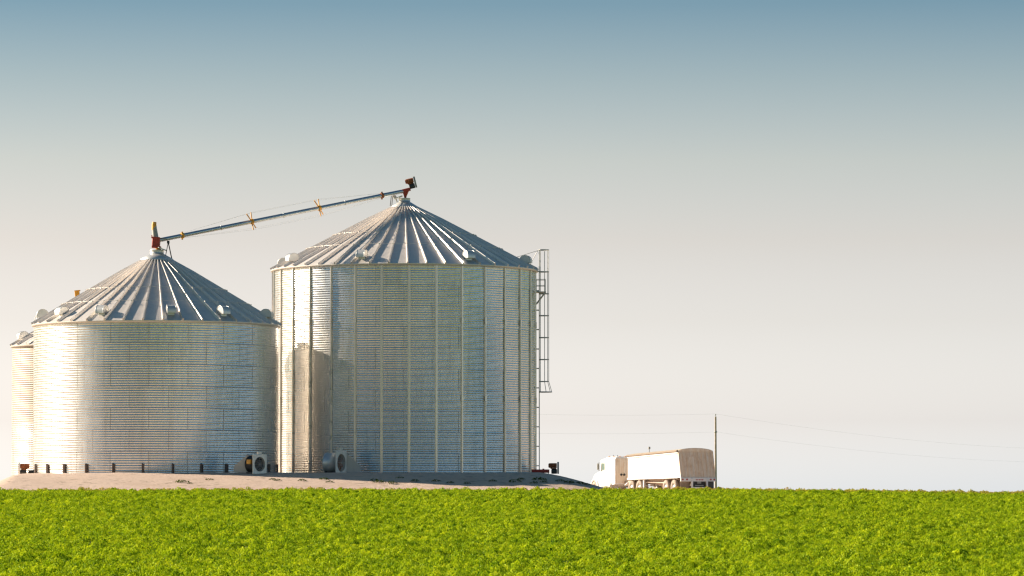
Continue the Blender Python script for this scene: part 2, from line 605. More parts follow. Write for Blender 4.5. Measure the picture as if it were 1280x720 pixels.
def bin_roof(r_eave, z_eave, r_top, z_top, nrib, off, parent, hoops=(0.28, 0.5)):
    """cone of panels with standing ribs and two tie hoops carried by clips"""
    mb = MB()
    def P(r, ang, up=0.0):
        t = (r_eave - r) / (r_eave - r_top)
        z = z_eave + (z_top - z_eave) * t
        sl = math.atan2(z_top - z_eave, r_eave - r_top)
        rr = r + up * math.sin(sl); zz = z + up * math.cos(sl)
        return Vector((rr * math.sin(ang), -rr * math.cos(ang), zz))
    step = 2 * PI / nrib
    nr = 5
    for k in range(nrib):
        a = R(off) + k * step
        # rib half widths in metres at base and top
        prof = []
        for j in range(nr + 1):
            r = r_eave + (r_top - r_eave) * j / nr
            wb = min(0.052, r * step * 0.36) / r
            wt_ = min(0.022, r * step * 0.22) / r
            h = 0.125 if j < nr else 0.08
            row = [P(r, a - wb), P(r, a - wt_, h), P(r, a + wt_, h), P(r, a + wb)]
            # pan between this rib and next, slightly dished
            row += [P(r, a + step / 2, -0.004), P(r, a + step - wb)]
            prof.append(row)
        vs_ = [p for row in prof for p in row]
        fs = []
        for j in range(nr):
            for q in range(5):
                fs.append((j * 6 + q, j * 6 + q + 1, (j + 1) * 6 + q + 1, (j + 1) * 6 + q))
        # end cap of the rib at the eave
        fs.append((0, 1, 2, 3))
        mb.add(vs_, fs, False)
    # drip edge
    mb.lathe([(r_eave + 0.005, z_eave + 0.005), (r_eave + 0.01, z_eave - 0.07), (r_eave - 0.12, z_eave - 0.09)], 96)
    for h in hoops:
        r = r_eave + (r_top - r_eave) * h
        pts = [P(r, 2 * PI * i / 72, 0.15) for i in range(73)]
        mb.tube(pts, 0.009, 5, caps=False)
        for k in range(nrib):
            a = R(off) + k * step
            c = P(r, a, 0.13)
            mb.box(c, (0.04, 0.08, 0.08), Matrix.Rotation(a, 3, 'Z'))
    return mb.build('roof', M['roof'], parent)

def bin_cap(r_top, z_top, parent, flip):
    mb = MB()
    mb.lathe([(r_top + 0.14, z_top - 0.02), (r_top + 0.14, z_top + 0.05), (r_top * 0.55, z_top + 0.30),
              (r_top * 0.50, z_top + 0.30), (r_top * 0.50, z_top + 0.47), (r_top * 0.53, z_top + 0.49), (r_top * 0.50, z_top + 0.51), (0.0, z_top + 0.53)], 28)
    # lid flap and handle
    mb.box((flip * 0.30, -0.12, z_top + 0.55), (0.42, 0.42, 0.05), Matrix.Rotation(flip * 0.35, 3, 'Y'))
    return mb.build('roof_cap', M['vent'], parent)

def vent_mesh():
    """hooded roof vent: half drum with its axis along x over a short skirt; y points outward"""
    mb = MB()
    n = 14; r = 0.30; w = 0.21; sk = 0.10
    arc = [(r, -sk)] + [(r * math.cos(PI * k / n), r * math.sin(PI * k / n)) for k in range(n + 1)] + [(-r, -sk)]
    m = len(arc)
    for s in (-1, 1):
        mb.add([(s * w, y, z) for (y, z) in arc], [tuple(range(m))], False)
        mb.tube([(s * (w + 0.004), y, z) for (y, z) in arc], 0.014, 5)
    vs_ = [(-w, y, z) for (y, z) in arc] + [(w, y, z) for (y, z) in arc]
    mb.add(vs_, [(k, k + 1, m + 1 + k, m + k) for k in range(m - 1)], True)
    mb.box((0, -0.12, -0.16), (0.36, 0.34, 0.20))
    return mb

def place_vents(parent, r_eave, z_eave, slope, angs, rv):
    src = None
    for a in angs:
        ang = R(a)
        z = z_eave + (r_eave - rv) * math.tan(slope) + 0.17
        loc = (rv * math.sin(ang), -rv * math.cos(ang), z)
        if src is None:
            src = vent_mesh().build('roof_vent', M['vent'], parent)
            o = src
        else:
            o = src.copy(); COL.objects.link(o); o.parent = parent
        o.location = loc
        o.rotation_euler = (0, 0, ang + PI)

def foundation(rad, parent):
    mb = MB()
    mb.lathe([(rad + 0.22, -0.8), (rad + 0.22, -0.02), (rad + 0.19, 0.0), (rad - 0.3, 0.0)], 96)
    return mb.build('foundation', M['concrete'], parent)

BZ = 3.10
# --- front left bin
D1 = 210.0
LB = (px(195.3, D1), D1)
R1 = 6.16
b1 = empty('grain_bin', (LB[0], LB[1], BZ))
tag(b1, 'squat corrugated steel grain bin with smooth walls and red auger end on its roof', 'grain bin')
foundation(R1, b1)
bin_wall('wall', R1, 7, 240, 1.5, 18.0, b1)
ze = 7 * RING + 0.03
bin_roof(R1 + 0.11, ze, 0.70, pz(325, D1) - BZ, 40, -1.2, b1)
sl1 = math.atan2(pz(325, D1) - BZ - ze, R1 + 0.11 - 0.70)
bin_cap(0.70, pz(325, D1) - BZ, b1, 1)
place_vents(b1, R1 + 0.11, ze, sl1, [-82, -50, -23, 12, 40, 79, 108, 135, 163, 195, 222, 250], R1 - 0.42)
# anchor brackets round the foot of the wall
for xx in (52, 70, 93, 122, 156, 192, 228, 262, 291, 338.5, 346.5):
    s = (xx - 195.3) / (R1 * FPX / D1)
    a = math.asin(max(-0.995, min(0.995, s)))
    mb = MB()
    r_ = R1 + 0.055
    rot = Matrix.Rotation(a, 3, 'Z')
    c = Vector((r_ * math.sin(a), -r_ * math.cos(a), 0.25))
    mb.box(c, (0.05, 0.10, 0.50), rot)
    mb.box(c + rot @ Vector((0.07, -0.0, -0.02)), (0.04, 0.07, 0.46), rot)
    mb.box(c + rot @ Vector((0.035, -0.03, -0.24)), (0.20, 0.16, 0.02), rot)
    mb.build('anchor_bracket', M['bracket'], b1)

# --- tall right bin with stiffeners
D2 = 217.7
RB = (px(505.3, D2), D2)
R2 = 6.885
b2 = empty('grain_bin', (RB[0], RB[1], BZ))
tag(b2, 'tall corrugated steel grain bin with vertical stiffeners and a caged ladder', 'grain bin')
foundation(R2, b2)
NR2 = 10
bin_wall('wall', R2, NR2, 248, 3.5 - 2.2, 360.0 / 31 * 2 * 31 / 30, b2, laps=False)
ze2 = NR2 * RING + 0.03
zt2 = pz(259.5, D2) - BZ
bin_roof(R2 + 0.12, ze2, 0.66, zt2, 45, 2.9, b2, hoops=(0.30, 0.52))
sl2 = math.atan2(zt2 - ze2, R2 + 0.12 - 0.66)
bin_cap(0.60, zt2, b2, -1)
place_vents(b2, R2 + 0.12, ze2, sl2, [-62, -18, 32, 79, 110, 140, 170, 200, 230, 260], R2 - 0.40)
for k in range(31):
    a = R(3.5 + k * 360.0 / 31)
    mb = MB()
    rot = Matrix.Rotation(a, 3, 'Z')
    # hat channel in three lengths, the upper ones lapped inside the lower
    for q, (z0, z1) in enumerate(((0.02, 3.9), (3.9, 7.85), (7.85, NR2 * RING - 0.06))):
        t = 0.004 * (2 - q)
        prof = [(-0.070, 0.014), (-0.038, 0.016), (-0.028, 0.075 + t), (0.028, 0.075 + t), (0.038, 0.016), (0.070, 0.014), (0.085, 0.020), (0.050, 0.022), (-0.050, 0.022), (-0.085, 0.020)]
        poly = [rot @ Vector((x, -(R2 + d), z0)) for (x, d) in prof[:6]]
        top = [p + Vector((0, 0, z1 - z0)) for p in poly]
        n = 6
        fs = [(i, i + 1, n + i + 1, n + i) for i in range(n - 1)] + [(1, 2, 3, 4)[::-1], (n + 1, n + 2, n + 3, n + 4)]
        mb.add(poly + top, fs, False)
    for z in (3.9, 7.85):
        mb.box(rot @ Vector((0, -(R2 + 0.062), z)), (0.105, 0.06, 0.30), rot)
    mb.build('stiffener', M['stiff'], b2)

# ladder with safety cage on the right side
def ladder(parent, rad, ang, z0, z1, cage=None):
    rot = Matrix.Rotation(ang, 3, 'Z')
    def L(x, d, z): return rot @ Vector((x, -(rad + d), z))
    mb = MB()
    for s in (-0.22, 0.22):
        mb.tube([L(s, 0.20, z0), L(s, 0.20, z1)], 0.022, 6)
    z = z0 + 0.2
    while z < z1:
        mb.tube([L(-0.22, 0.20, z), L(0.22, 0.20, z)], 0.013, 5)
        z += 0.30
    z = 0.5
    while z < NR2 * RING and z < z1:
        for s in (-0.22, 0.22):
            mb.box((L(s, 0.10, z)), (0.03, 0.20, 0.045), rot)
        z += 1.02
    lad = mb.build('ladder', M['ladder'], parent)
    if cage:
        cz0, cz1, n = cage
        mb = MB()
        def hoop(z, rr, wide=0.0):
            pts = [L(-0.22, 0.20, z)]
            for k in range(13):
                a = PI * k / 12
                pts.append(L(-(0.34 + wide) * math.cos(a), 0.26 + (0.44 + wide) * math.sin(a), z))
            pts.append(L(0.22, 0.20, z))
            return pts
        for k in range(n):
            z = cz0 + 0.55 + (cz1 - cz0 - 0.55) * k / (n - 1)
            mb.tube(hoop(z, 0), 0.024, 5)
        mb.tube(hoop(cz0, 0, 0.16), 0.026, 5)
        for k in range(0, 13, 2):
            a = PI * k / 12
            b_ = L(-(0.34) * math.cos(a), 0.26 + 0.44 * math.sin(a), cz0 + 0.55)
            t_ = L(-(0.34) * math.cos(a), 0.26 + 0.44 * math.sin(a), cz1)
            bb = L(-(0.50) * math.cos(a), 0.26 + 0.60 * math.sin(a), cz0)
            mb.tube([bb, b_, t_], 0.016, 5)
        mb.build('safety_cage', M['ladder'], lad)
    return lad
zc = lambda y: pz(y, D2) - BZ
ladder(b2, R2, R(89), 0.05, zc(312), (zc(490.3), zc(312.5), 7))
# rest platform with rail and brace
mb = MB()
rot = Matrix.Rotation(R(89), 3, 'Z')
def L2(x, d, z): return rot @ Vector((x, -(R2 + d), z))
zp = zc(365.5)
mb.box(L2(0, 0.30, zp), (0.9, 0.50, 0.05), rot)
for s in (-0.42, 0.42):
    mb.tube([L2(s, 0.52, zp), L2(s, 0.05, zp - 0.62)], 0.03, 6)
    mb.tube([L2(s, 0.52, zp), L2(s, 0.52, zp + 0.68)], 0.018, 5)
    mb.tube([L2(s, 0.05, zp), L2(s, 0.05, zp + 0.68)], 0.018, 5)
for zz in (0.34, 0.66):
    mb.tube([L2(-0.42, 0.05, zp + zz), L2(-0.42, 0.52, zp + zz), L2(0.42, 0.52, zp + zz), L2(0.42, 0.05, zp + zz)], 0.015, 5)
mb.build('platform', M['ladder'], b2)
mb = MB()
mb.tube([L2(-0.2, 0.2, zc(313)), rot @ Vector((0.0, -5.75, zc(322.5)))], 0.014, 5)
mb.tube([L2(-0.2, 0.15, zc(312.5)), rot @ Vector((0, -6.6, zc(331)))], 0.014, 5)
mb.build('stay_rod', M['ladder'], b2)
# ladder on the far left edge of the squat bin
def simple_ladder(parent, rad, ang, z0, z1):
    rot = Matrix.Rotation(ang, 3, 'Z')
    mb = MB()
    for s in (-0.2, 0.2):
        mb.tube([rot @ Vector((s, -(rad + 0.13), z0)), rot @ Vector((s, -(rad + 0.13), z1)),
                 rot @ Vector((s, -(rad + 0.05), z1 + 0.25)), rot @ Vector((s, -(rad - 0.35), z1 + 0.30))], 0.02, 6)
    z = z0 + 0.2
    while z < z1:
        mb.tube([rot @ Vector((-0.2, -(rad + 0.13), z)), rot @ Vector((0.2, -(rad + 0.13), z))], 0.013, 5)
        z += 0.3
    z = 0.4
    while z < z1:
        for s in (-0.2, 0.2):
            mb.box(rot @ Vector((s, -(rad + 0.07), z)), (0.03, 0.13, 0.05), rot)
        z += 0.7
    return mb.build('ladder', M['ladder'], parent)
simple_ladder(b1, R1, R(-97), 0.1, ze + 0.25)

# --- far left bin
D3 = TB[1]
R3 = 3.62
b3 = empty('grain_bin', (px(96.5, D3), D3, pz(434, D3) - 7 * RING))
tag(b3, 'narrow corrugated steel grain bin at the left edge half hidden behind the squat bin', 'grain bin')
foundation(R3, b3)
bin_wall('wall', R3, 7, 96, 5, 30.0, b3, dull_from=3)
zt3 = ze + (R3 + 0.1 - 0.5) * math.tan(R(30))
bin_roof(R3 + 0.1, ze, 0.5, zt3, 24, 3, b3)
bin_cap(0.5, zt3, b3, 1)
place_vents(b3, R3 + 0.1, ze, R(30), [-66, -20, 30, 80, 150, 220], R3 - 0.45)

# ------------------------------------------------------------------ augers
def drive_unit(parent, origin, rot, red='red', plate='grey', length=0.55):
    """motor above, gear case below, flat belt guard at the end. local: +x outward, z up"""
    def W(p): return origin + rot @ Vector(p)
    mb = MB()
    mb.tube([W((length - 0.42, 0, 0.27)), W((length - 0.02, 0, 0.27))], 0.125, 14)
    mb.tube([W((length - 0.46, 0, 0.27)), W((length - 0.42, 0, 0.27))], 0.10, 14)
    for k in range(6):
        x = length - 0.38 + 0.06 * k
        mb.tube([W((x, 0, 0.27)), W((x + 0.02, 0, 0.27))], 0.135, 14)
    mb.box(W((length - 0.2, 0, 0.12)), (0.30, 0.2, 0.05), rot)
    mb.box(W((length - 0.22, -0.13, 0.30)), (0.14, 0.08, 0.12), rot)
    mo = mb.build('motor', M['rust'], parent)
    mb = MB()
    g = [(0, -0.16), (0.10, -0.12), (0.14, 0.0), (0.15, 0.30), (0.10, 0.42), (0, 0.46), (-0.10, 0.42), (-0.15, 0.30), (-0.14, 0.0), (-0.10, -0.12)]
    mb.prism([W((length, y, z)) for (y, z) in g], rot @ Vector((0.09, 0, 0)))
    mb.build('belt_guard', M[plate], parent)
    mb = MB()
    mb.box(W((length - 0.16, 0, -0.03)), (0.30, 0.22, 0.2), rot)
    mb.tube([W((length - 0.30, 0, -0.03)), W((length - 0.02, 0, -0.03))], 0.13, 12)
    mb.build('gear_case', M['dark'], parent)

# overhead transfer auger between the two peaks
A = Vector((px(196.0, D1), D1, pz(300.5, D1)))
B = Vector((px(506.5, D2), D2, pz(238.0, D2)))
ax = (B - A).normalized()
au = empty('grain_auger', (LB[0], LB[1], pz(316, D1)))
tag(au, 'long overhead steel auger tube sloping up between the peaks of the two bins', 'auger')
inv = Matrix.Translation(-Vector((LB[0], LB[1], pz(316, D1))))
def loc_(p): return inv @ Vector(p)
mb = MB()
mb.tube([loc_(A), loc_(B)], 0.105, 16)
for t in (0.25, 0.5, 0.75):
    c = A.lerp(B, t)
    mb.tube([loc_(c - ax * 0.03), loc_(c + ax * 0.03)], 0.125, 16)
mb.build('auger_tube', M['tube'], au)
def along(xpix):
    t = (xpix - 196.0) / (506.5 - 196.0)
    return A.lerp(B, t)
side = ax.cross(Vector((0, 0, 1))).normalized(); upv = side.cross(ax).normalized()
tips = []
for xx in (311.5, 396):
    c = along(xx)
    mb = MB()
    mb.tube([loc_(c - ax * 0.07), loc_(c + ax * 0.07)], 0.14, 12)
    tp = []
    for (u, s, w) in ((0.44, 0.22, -0.34), (0.46, -0.22, 0.16), (-0.42, 0.22, -0.12), (-0.36, -0.22, 0.28)):
        e = c + upv * u + side * s + ax * w
        mb.tube([loc_(c), loc_(e)], 0.030, 6)
        tp.append(e)
    tips.append(tp)
    mb.build('truss_standoff', M['yellow'], au)
for xx in (226, 476):
    c = along(xx)
    mb = MB()
    mb.tube([loc_(c - ax * 0.06), loc_(c + ax * 0.06)], 0.15, 12)
    mb.box(loc_(c) + Vector((0, 0, 0.15)), (0.08, 0.06, 0.10))
    mb.box(loc_(c) + Vector((0, 0, -0.15)), (0.08, 0.06, 0.12))
    mb.build('tube_clamp', M['rust' if xx > 300 else 'yellow'], au)
mb = MB()
for i in range(4):
    pts = [along(226) + upv * (0.12 if i < 2 else -0.12), tips[0][i], tips[1][i], along(476) + upv * (0.12 if i < 2 else -0.12)]
    for a_, b_ in zip(pts[:-1], pts[1:]):
        mb.tube([loc_(a_), loc_(b_)], 0.004, 4)
mb.build('truss_cable', M['wire'], au)
# left end: red inlet box, leaning grey chute, yellow cap, yellow spout
def PL(x, y, dz=0.0): return loc_((px(x, D1), D1 + dz, pz(y, D1)))
mb = MB()
mb.box(PL(194.3, 303.0), (0.40, 0.42, 0.56), Matrix.Rotation(R(4), 3, 'Y'))
mb.box(PL(194.8, 308.8), (0.46, 0.46, 0.10), Matrix.Rotation(R(4), 3, 'Y'))
mb.box(PL(194.0, 297.2), (0.44, 0.46, 0.06), Matrix.Rotation(R(4), 3, 'Y'))
mb.tube([PL(190.0, 297), PL(188.5, 294)], 0.03, 6)
mb.build('inlet_box', M['red'], au)
mb = MB()
mb.tube([PL(193.8, 299), PL(192.0, 286), PL(191.7, 280)], 0.16, 12, 0.11)
mb.build('chute', M['grey'], au)
mb = MB()
mb.tube([PL(191.9, 287), PL(191.7, 281), PL(192.0, 277.2)], 0.135, 12, 0.105)
mb.build('chute_cap', M['yellow'], au)
mb = MB()
mb.tube([PL(196, 308), PL(199, 315.5)], 0.14, 12, 0.10)
mb.build('outlet_spout', M['yellow'], au)
mb = MB()
mb.tube([PL(209.5, 302.5), PL(207.3, 319.5, -0.45)], 0.02, 6)
mb.tube([PL(209.5, 302.5), PL(213.5, 323.5, 0.3)], 0.03, 6)
mb.box(PL(209.5, 302.5), (0.12, 0.2, 0.14))
mb.build('support_leg', M['dark'], au)
mb = MB()
mb.tube([PL(199, 297.5), PL(207.5, 298.5)], 0.022, 6)
mb.build('control_rod', M['grey'], au)
def PR(x, y, dz=0.0): return loc_((px(x, D2), D2 + dz, pz(y, D2)))
mb = MB()
mb.tube([PR(488.8, 243.5), PR(488.0, 258.5, -0.9)], 0.02, 6)
mb.tube([PR(490.5, 242.5), PR(488.6, 258.0, 0.9)], 0.02, 6)
mb.build('support_leg', M['dark'], au)
mb = MB()
mb.tube([PR(491.5, 243.5), PR(494.5, 248.0)], 0.09, 10)
mb.tube([PR(494.5, 248.0), PR(496.2, 252.5)], 0.03, 8)
mb.build('outlet_gate', M['grey'], au)
mb = MB()
mb.prism([PR(502.5, 238.0, -0.2), PR(511.5, 236.5, -0.2), PR(508.0, 244.2, -0.12), PR(507.3, 247.3, -0.1), PR(505.2, 247.3, -0.1), PR(504.3, 243.8, -0.12)], (0, 0.38, 0))
mb.build('discharge_hopper', M['red'], au)
tilt = Matrix.Rotation(R(-14), 3, 'Y')
drive_unit(au, PR(504.5, 234.0), tilt, plate='grey', length=0.60)
mb = MB(); mb.box(PR(507.5, 237.2), (0.46, 0.36, 0.16), tilt); mb.build('head_frame', M['red'], au)

# spout and cap over the far left bin
sp = empty('grain_spout', (b3.location.x, D3, b3.location.z + zt3 + 0.45))
tag(sp, 'yellow capped filling spout showing above the left slope of the squat bin roof', 'spout')
mb = MB()
zt_ = pz(363, D3) - sp.location.z
mb.tube([(0.1, 0, -0.05), (0.0, 0, zt_ - 0.6)], 0.14, 12, 0.12)
mb.build('pipe', M['grey'], sp)
mb = MB()
mb.box((-0.02, 0, zt_ - 0.28), (0.26, 0.26, 0.56), Matrix.Rotation(R(-6), 3, 'Y'))
mb.box((-0.02, 0, zt_ - 0.02), (0.31, 0.31, 0.05), Matrix.Rotation(R(-6), 3, 'Y'))
mb.build('cap', M['yellow'], sp)

# unloading augers at the foot of the bins
def unloader(x0p, D, z, sgn, label, plate, body):
    o = empty('unloading_auger', (px(x0p, D), D, z), 0 if sgn > 0 else PI)
    tag(o, label, 'auger')
    mb = MB()
    mb.tube([(-0.6, 0, 0.02), (0.36, 0, 0.02)], 0.09, 12)
    mb.tube([(0.0, 0, 0.02), (0.10, 0, 0.02)], 0.13, 12)
    mb.build('auger_tube', M[body], o)
    mb = MB()
    mb.tube([(0.3, 0.1, -0.05), (0.42, 0.15, -0.62)], 0.02, 6)
    mb.tube([(0.3, -0.1, -0.05), (0.42, -0.15, -0.62)], 0.02, 6)
    mb.build('stand', M['dark'], o)
    drive_unit(o, Vector((0.15, 0, 0.04)), Matrix.Identity(3), plate=plate, length=0.62)
    return o
unloader(678, 216.0, pz(589.5, 216), 1, 'small unloading auger motor sticking out right of the tall bin foot', 'grey', 'red')
u2 = unloader(45.0, 209.0, pz(590.5, 209), -1, 'unloading auger motor with white belt guard at the left edge of the squat bin', 'white', 'dark')

# ------------------------------------------------------------------ aeration fans
def fan(name_label, loc, yaw, duct_dir, disc_mat, plate_mat, house_mat, sc=1.0, boxed=True, dorg=(0, 0)):
    """axial fan: local +x is the inlet side"""
    o = empty('aeration_fan', loc, yaw)
    tag(o, name_label, 'fan')
    o.scale = (sc, sc, sc)
    Rf = 0.40; zc_ = 0.46
    mb = MB()
    mt = Matrix.Translation((-0.30, 0, zc_)) @ Matrix.Rotation(R(90), 4, 'Y')
    mb.lathe([(Rf, -0.30), (Rf + 0.02, -0.30), (Rf + 0.02, -0.27), (Rf, -0.27), (Rf, 0.27), (Rf + 0.02, 0.27), (Rf + 0.02, 0.30), (Rf, 0.30)], 28, mt)
    mb.build('housing', house_mat, o)
    mb = MB()   # square inlet plate with a round hole
    n = 32; h = 0.47
    rim = []; sq = []
    for k in range(n):
        a = 2 * PI * k / n
        c, s = math.cos(a), math.sin(a)
        rim.append((c * 0.36, s * 0.36))
        q = h / max(abs(c), abs(s))
        sq.append((c * q, s * q))
    for x0, x1 in ((0.0, 0.03),):
        vs_ = [(x1, a, b + zc_) for a, b in rim] + [(x1, a, b + zc_) for a, b in sq] + [(x0, a, b + zc_) for a, b in sq] + [(x0 - 0.08, a * 0.95, b * 0.95 + zc_) for a, b in rim]
        fs = []
        for k in range(n):
            k2 = (k + 1) % n
            fs += [(k, k2, n + k2, n + k), (n + k, n + k2, 2 * n + k2, 2 * n + k), (k, 3 * n + k, 3 * n + k2, k2)]
        mb.add(vs_, fs, False)
    mb.box((-0.02, 0, 1.02), (0.14, 0.22, 0.10))
    mb.build('inlet_plate', plate_mat, o)
    mb = MB()   # blades, hub and guard wires
    for k in range(6):
        a = 2 * PI * k / 6
        rr = Matrix.Rotation(a, 3, 'X')
        pts = [rr @ Vector((dx, dy, dz)) + Vector((-0.10, 0, zc_)) for dx, dy, dz in ((0.03, -0.04, 0.08), (-0.05, 0.06, 0.08), (-0.04, 0.13, 0.34), (0.05, -0.09, 0.34))]
        mb.prism(pts, (0.008, 0, 0))
    mb.lathe([(0, 0.06), (0.07, 0.05), (0.10, 0.0), (0.10, -0.2), (0, -0.2)], 16, Matrix.Translation((-0.08, 0, zc_)) @ Matrix.Rotation(R(90), 4, 'Y'))
    mb.lathe([(0.0, -0.22), (0.385, -0.22)], 24, Matrix.Translation((-0.05, 0, zc_)) @ Matrix.Rotation(R(90), 4, 'Y'))
    mb.build('fan_blades', disc_mat, o)
    mb = MB()
    for rr in (0.12, 0.2, 0.28, 0.35):
        mb.tube([(0.035, rr * math.cos(2 * PI * k / 20), zc_ + rr * math.sin(2 * PI * k / 20)) for k in range(21)], 0.006, 4, caps=False)
    for k in range(4):
        a = PI * k / 4
        mb.tube([(0.04, -0.36 * math.cos(a), zc_ - 0.36 * math.sin(a)), (0.04, 0.36 * math.cos(a), zc_ + 0.36 * math.sin(a))], 0.006, 4)
    mb.build('guard', M['ladder'], o)
    if boxed:
        mb = MB()
        mb.box((-0.30, -Rf - 0.02, zc_ + 0.12), (0.28, 0.07, 0.22))
        mb.build('control_box', M['yellow'], o)
    # transition duct that narrows to the bin wall
    mb = MB()
    c, s = math.cos(duct_dir - yaw), math.sin(duct_dir - yaw)
    ox = math.cos(yaw) * dorg[0] + math.sin(yaw) * dorg[1]; oy = -math.sin(yaw) * dorg[0] + math.cos(yaw) * dorg[1]
    def T(l, w, z): return (-0.60 + ox + c * l - s * w, oy + s * l + c * w, z)
    a0 = [T(0, -0.4, 0.08), T(0, 0.4, 0.08), T(0, 0.4, 0.92), T(0, -0.4, 0.92)]
    a1 = [T(0.66, -0.45, 0.08), T(0.66, 0.45, 0.08), T(0.66, 0.45, 0.36), T(0.66, -0.45, 0.36)]
    mb.add(a0 + a1, [(0, 1, 2, 3), (4, 7, 6, 5), (0, 4, 5, 1), (1, 5, 6, 2), (2, 6, 7, 3), (3, 7, 4, 0)])
    mb.box(T(0.0, 0, 0.5), (0.05, 0.86, 0.90), Matrix.Rotation(duct_dir - yaw, 3, 'Z'))
    mb.build('transition_duct', M['duct'], o)
    mb = MB()
    for x in (-0.5, -0.08):
        for y in (-0.28, 0.28):
            mb.box((x, y, -0.05), (0.06, 0.06, 0.34))
    mb.box((-0.3, 0, 0.06), (0.6, 0.66, 0.05))
    mb.build('stand', M['dark'], o)
    return o
fan('aeration fan with round dark grille and sloping duct beside the squat bin', (px(324.5, 203.0), 203.0, 3.08), R(-42), R(172), M['dark'], M['plate'], M['dark'], dorg=(-0.12, 0.30))
fan('aeration fan with rusty inlet disc standing before the tall bin', (px(426, 208.3), 208.3, 3.08), R(-24), R(5), M['rust'], M['plate'], M['vent'], 1.27, False, dorg=(0.62, 0.62))

# ------------------------------------------------------------------ truck and trailer
PSI = R(21.3)
DT = 279.0
TX = px(869.0, DT)
HEAD = PI / 2 + PSI     # world angle of the truck's forward +x
GZT = 2.24
def wheel_set(parent, x, ys, r=0.50, w=0.24):
    """one wheel = tyre with rim as a sub-part"""
    made = []
    for y in ys:
        mb = MB()
        mt = Matrix.Translation((x, y, r)) @ Matrix.Rotation(R(90), 4, 'X')
        mb.lathe([(r * 0.55, -w / 2), (r * 0.93, -w / 2), (r, -w / 2 + 0.05), (r, w / 2 - 0.05), (r * 0.93, w / 2), (r * 0.55, w / 2)], 24, mt)
        o = mb.build('wheel', M['tyre'], parent)
        mb = MB()
        mb.lathe([(r * 0.56, w / 2 - 0.02), (r * 0.50, w / 2 - 0.02), (r * 0.42, w / 2 - 0.10), (0.15, w / 2 - 0.10), (0.12, w / 2 - 0.02), (0, w / 2 - 0.01)], 20, mt)
        mb.lathe([(r * 0.56, -w / 2 + 0.02), (r * 0.50, -w / 2 + 0.02), (r * 0.42, -w / 2 + 0.10), (0.15, -w / 2 + 0.10), (0.12, -w / 2 + 0.02), (0, -w / 2 + 0.01)], 20, mt)
        mb.build('rim', M['rim'], o)
        made.append(o)
    return made

tr = empty('grain_trailer', (TX, DT, GZT), HEAD)
tag(tr, 'white ribbed grain trailer with dusty tan rear and rounded tarp top', 'trailer')
LT = 8.7; W2 = 1.27
zb0, zt0, zb1, zt1 = 1.12, 2.86, 1.06, 2.62      # rear bottom/top, front bottom/top
def topz(x): return zt0 + (zt1 - zt0) * x / LT
def botz(x): return zb0 + (zb1 - zb0) * x / LT
mb = MB()
# ribbed side skins and the front
for s in (-1, 1):
    n = 26
    for k in range(n):
        x0 = 0.10 + (LT - 0.12) * k / n; dxx = (LT - 0.12) / n
        for (xa, xb, d) in ((x0, x0 + dxx * 0.62, 0.0), (x0 + dxx * 0.62, x0 + dxx, 0.012)):
            y0 = s * (W2 - 0.035 + d)
            mb.add([(xa, y0, botz(xa)), (xb, y0, botz(xb)), (xb, y0, topz(xb)), (xa, y0, topz(xa))], [(0, 1, 2, 3)])
            ys_ = s * (W2 - 0.035)
            if d > 0:
                for xe in (xa, xb):
                    mb.add([(xe, ys_, botz(xe)), (xe, y0, botz(xe)), (xe, y0, topz(xe)), (xe, ys_, topz(xe))], [(0, 1, 2, 3)])
    for zf, hh in ((topz, -0.04), (botz, 0.03)):
        p0 = Vector((0.0, s * (W2 + 0.006), zf(0) + hh)); p1 = Vector((LT, s * (W2 + 0.006), zf(LT) + hh))
        d = p1 - p0
        mb.box((p0 + p1) / 2, (d.length, 0.07, 0.12), Matrix.Rotation(-math.atan2(d.z, d.x), 3, 'Y'))
mb.add([(LT, -W2 + .04, botz(LT)), (LT, W2 - .04, botz(LT)), (LT, W2 - .04, topz(LT)), (LT, -W2 + .04, topz(LT))], [(0, 1, 2, 3)])
mb.add([(0, -W2 + .04, zb0), (0, W2 - .04, zb0), (LT, W2 - .04, zb1), (LT, -W2 + .04, zb1)], [(0, 1, 2, 3)])
mb.build('body', M['white'], tr)
# hopper bottoms
mb = MB()
for x0, x1 in ((2.9, 5.7),):
    xm = (x0 + x1) / 2
    a0 = [(x0, -1.1, 1.08), (x1, -1.1, 1.08), (x1, 1.1, 1.08), (x0, 1.1, 1.08)]
    a1 = [(xm - .3, -.4, .5), (xm + .3, -.4, .5), (xm + .3, .4, .5), (xm - .3, .4, .5)]
    mb.add(a0 + a1, [(0, 1, 5, 4), (1, 2, 6, 5), (2, 3, 7, 6), (3, 0, 4, 7), (4, 5, 6, 7)])
mb.build('hopper', M['frame'], tr)
# rolled tarp over arched bows
mb = MB()
n = 14
def arch(x, dz=0.0, ext=0.0):
    return [(x, -(W2 + 0.02) * math.cos(PI * k / n), topz(x) + dz + (0.24 + ext) * math.sin(PI * k / n)) for k in range(n + 1)]
secs = [arch(-0.02 + (LT + 0.05) * i / 16, 0.02, -0.015 if i % 2 else 0.0) for i in range(17)]
vs_ = [p for s_ in secs for p in s_]
m_ = n + 1
mb.add(vs_, [(i * m_ + k, i * m_ + k + 1, (i + 1) * m_ + k + 1, (i + 1) * m_ + k) for i in range(16) for k in range(n)], True)
mb.add(arch(-0.02, 0.02), [tuple(range(n + 1))]); mb.add(arch(LT + 0.03, 0.02), [tuple(range(n + 1))])
mb.build('tarp', M['tarp'], tr)
mb = MB()
mb.tube([(0.0, W2 + 0.05, topz(0) + 0.05), (LT, W2 + 0.05, topz(LT) + 0.05)], 0.075, 8)
mb.build('roll_tube', M['flap_b'], tr)
mb = MB()
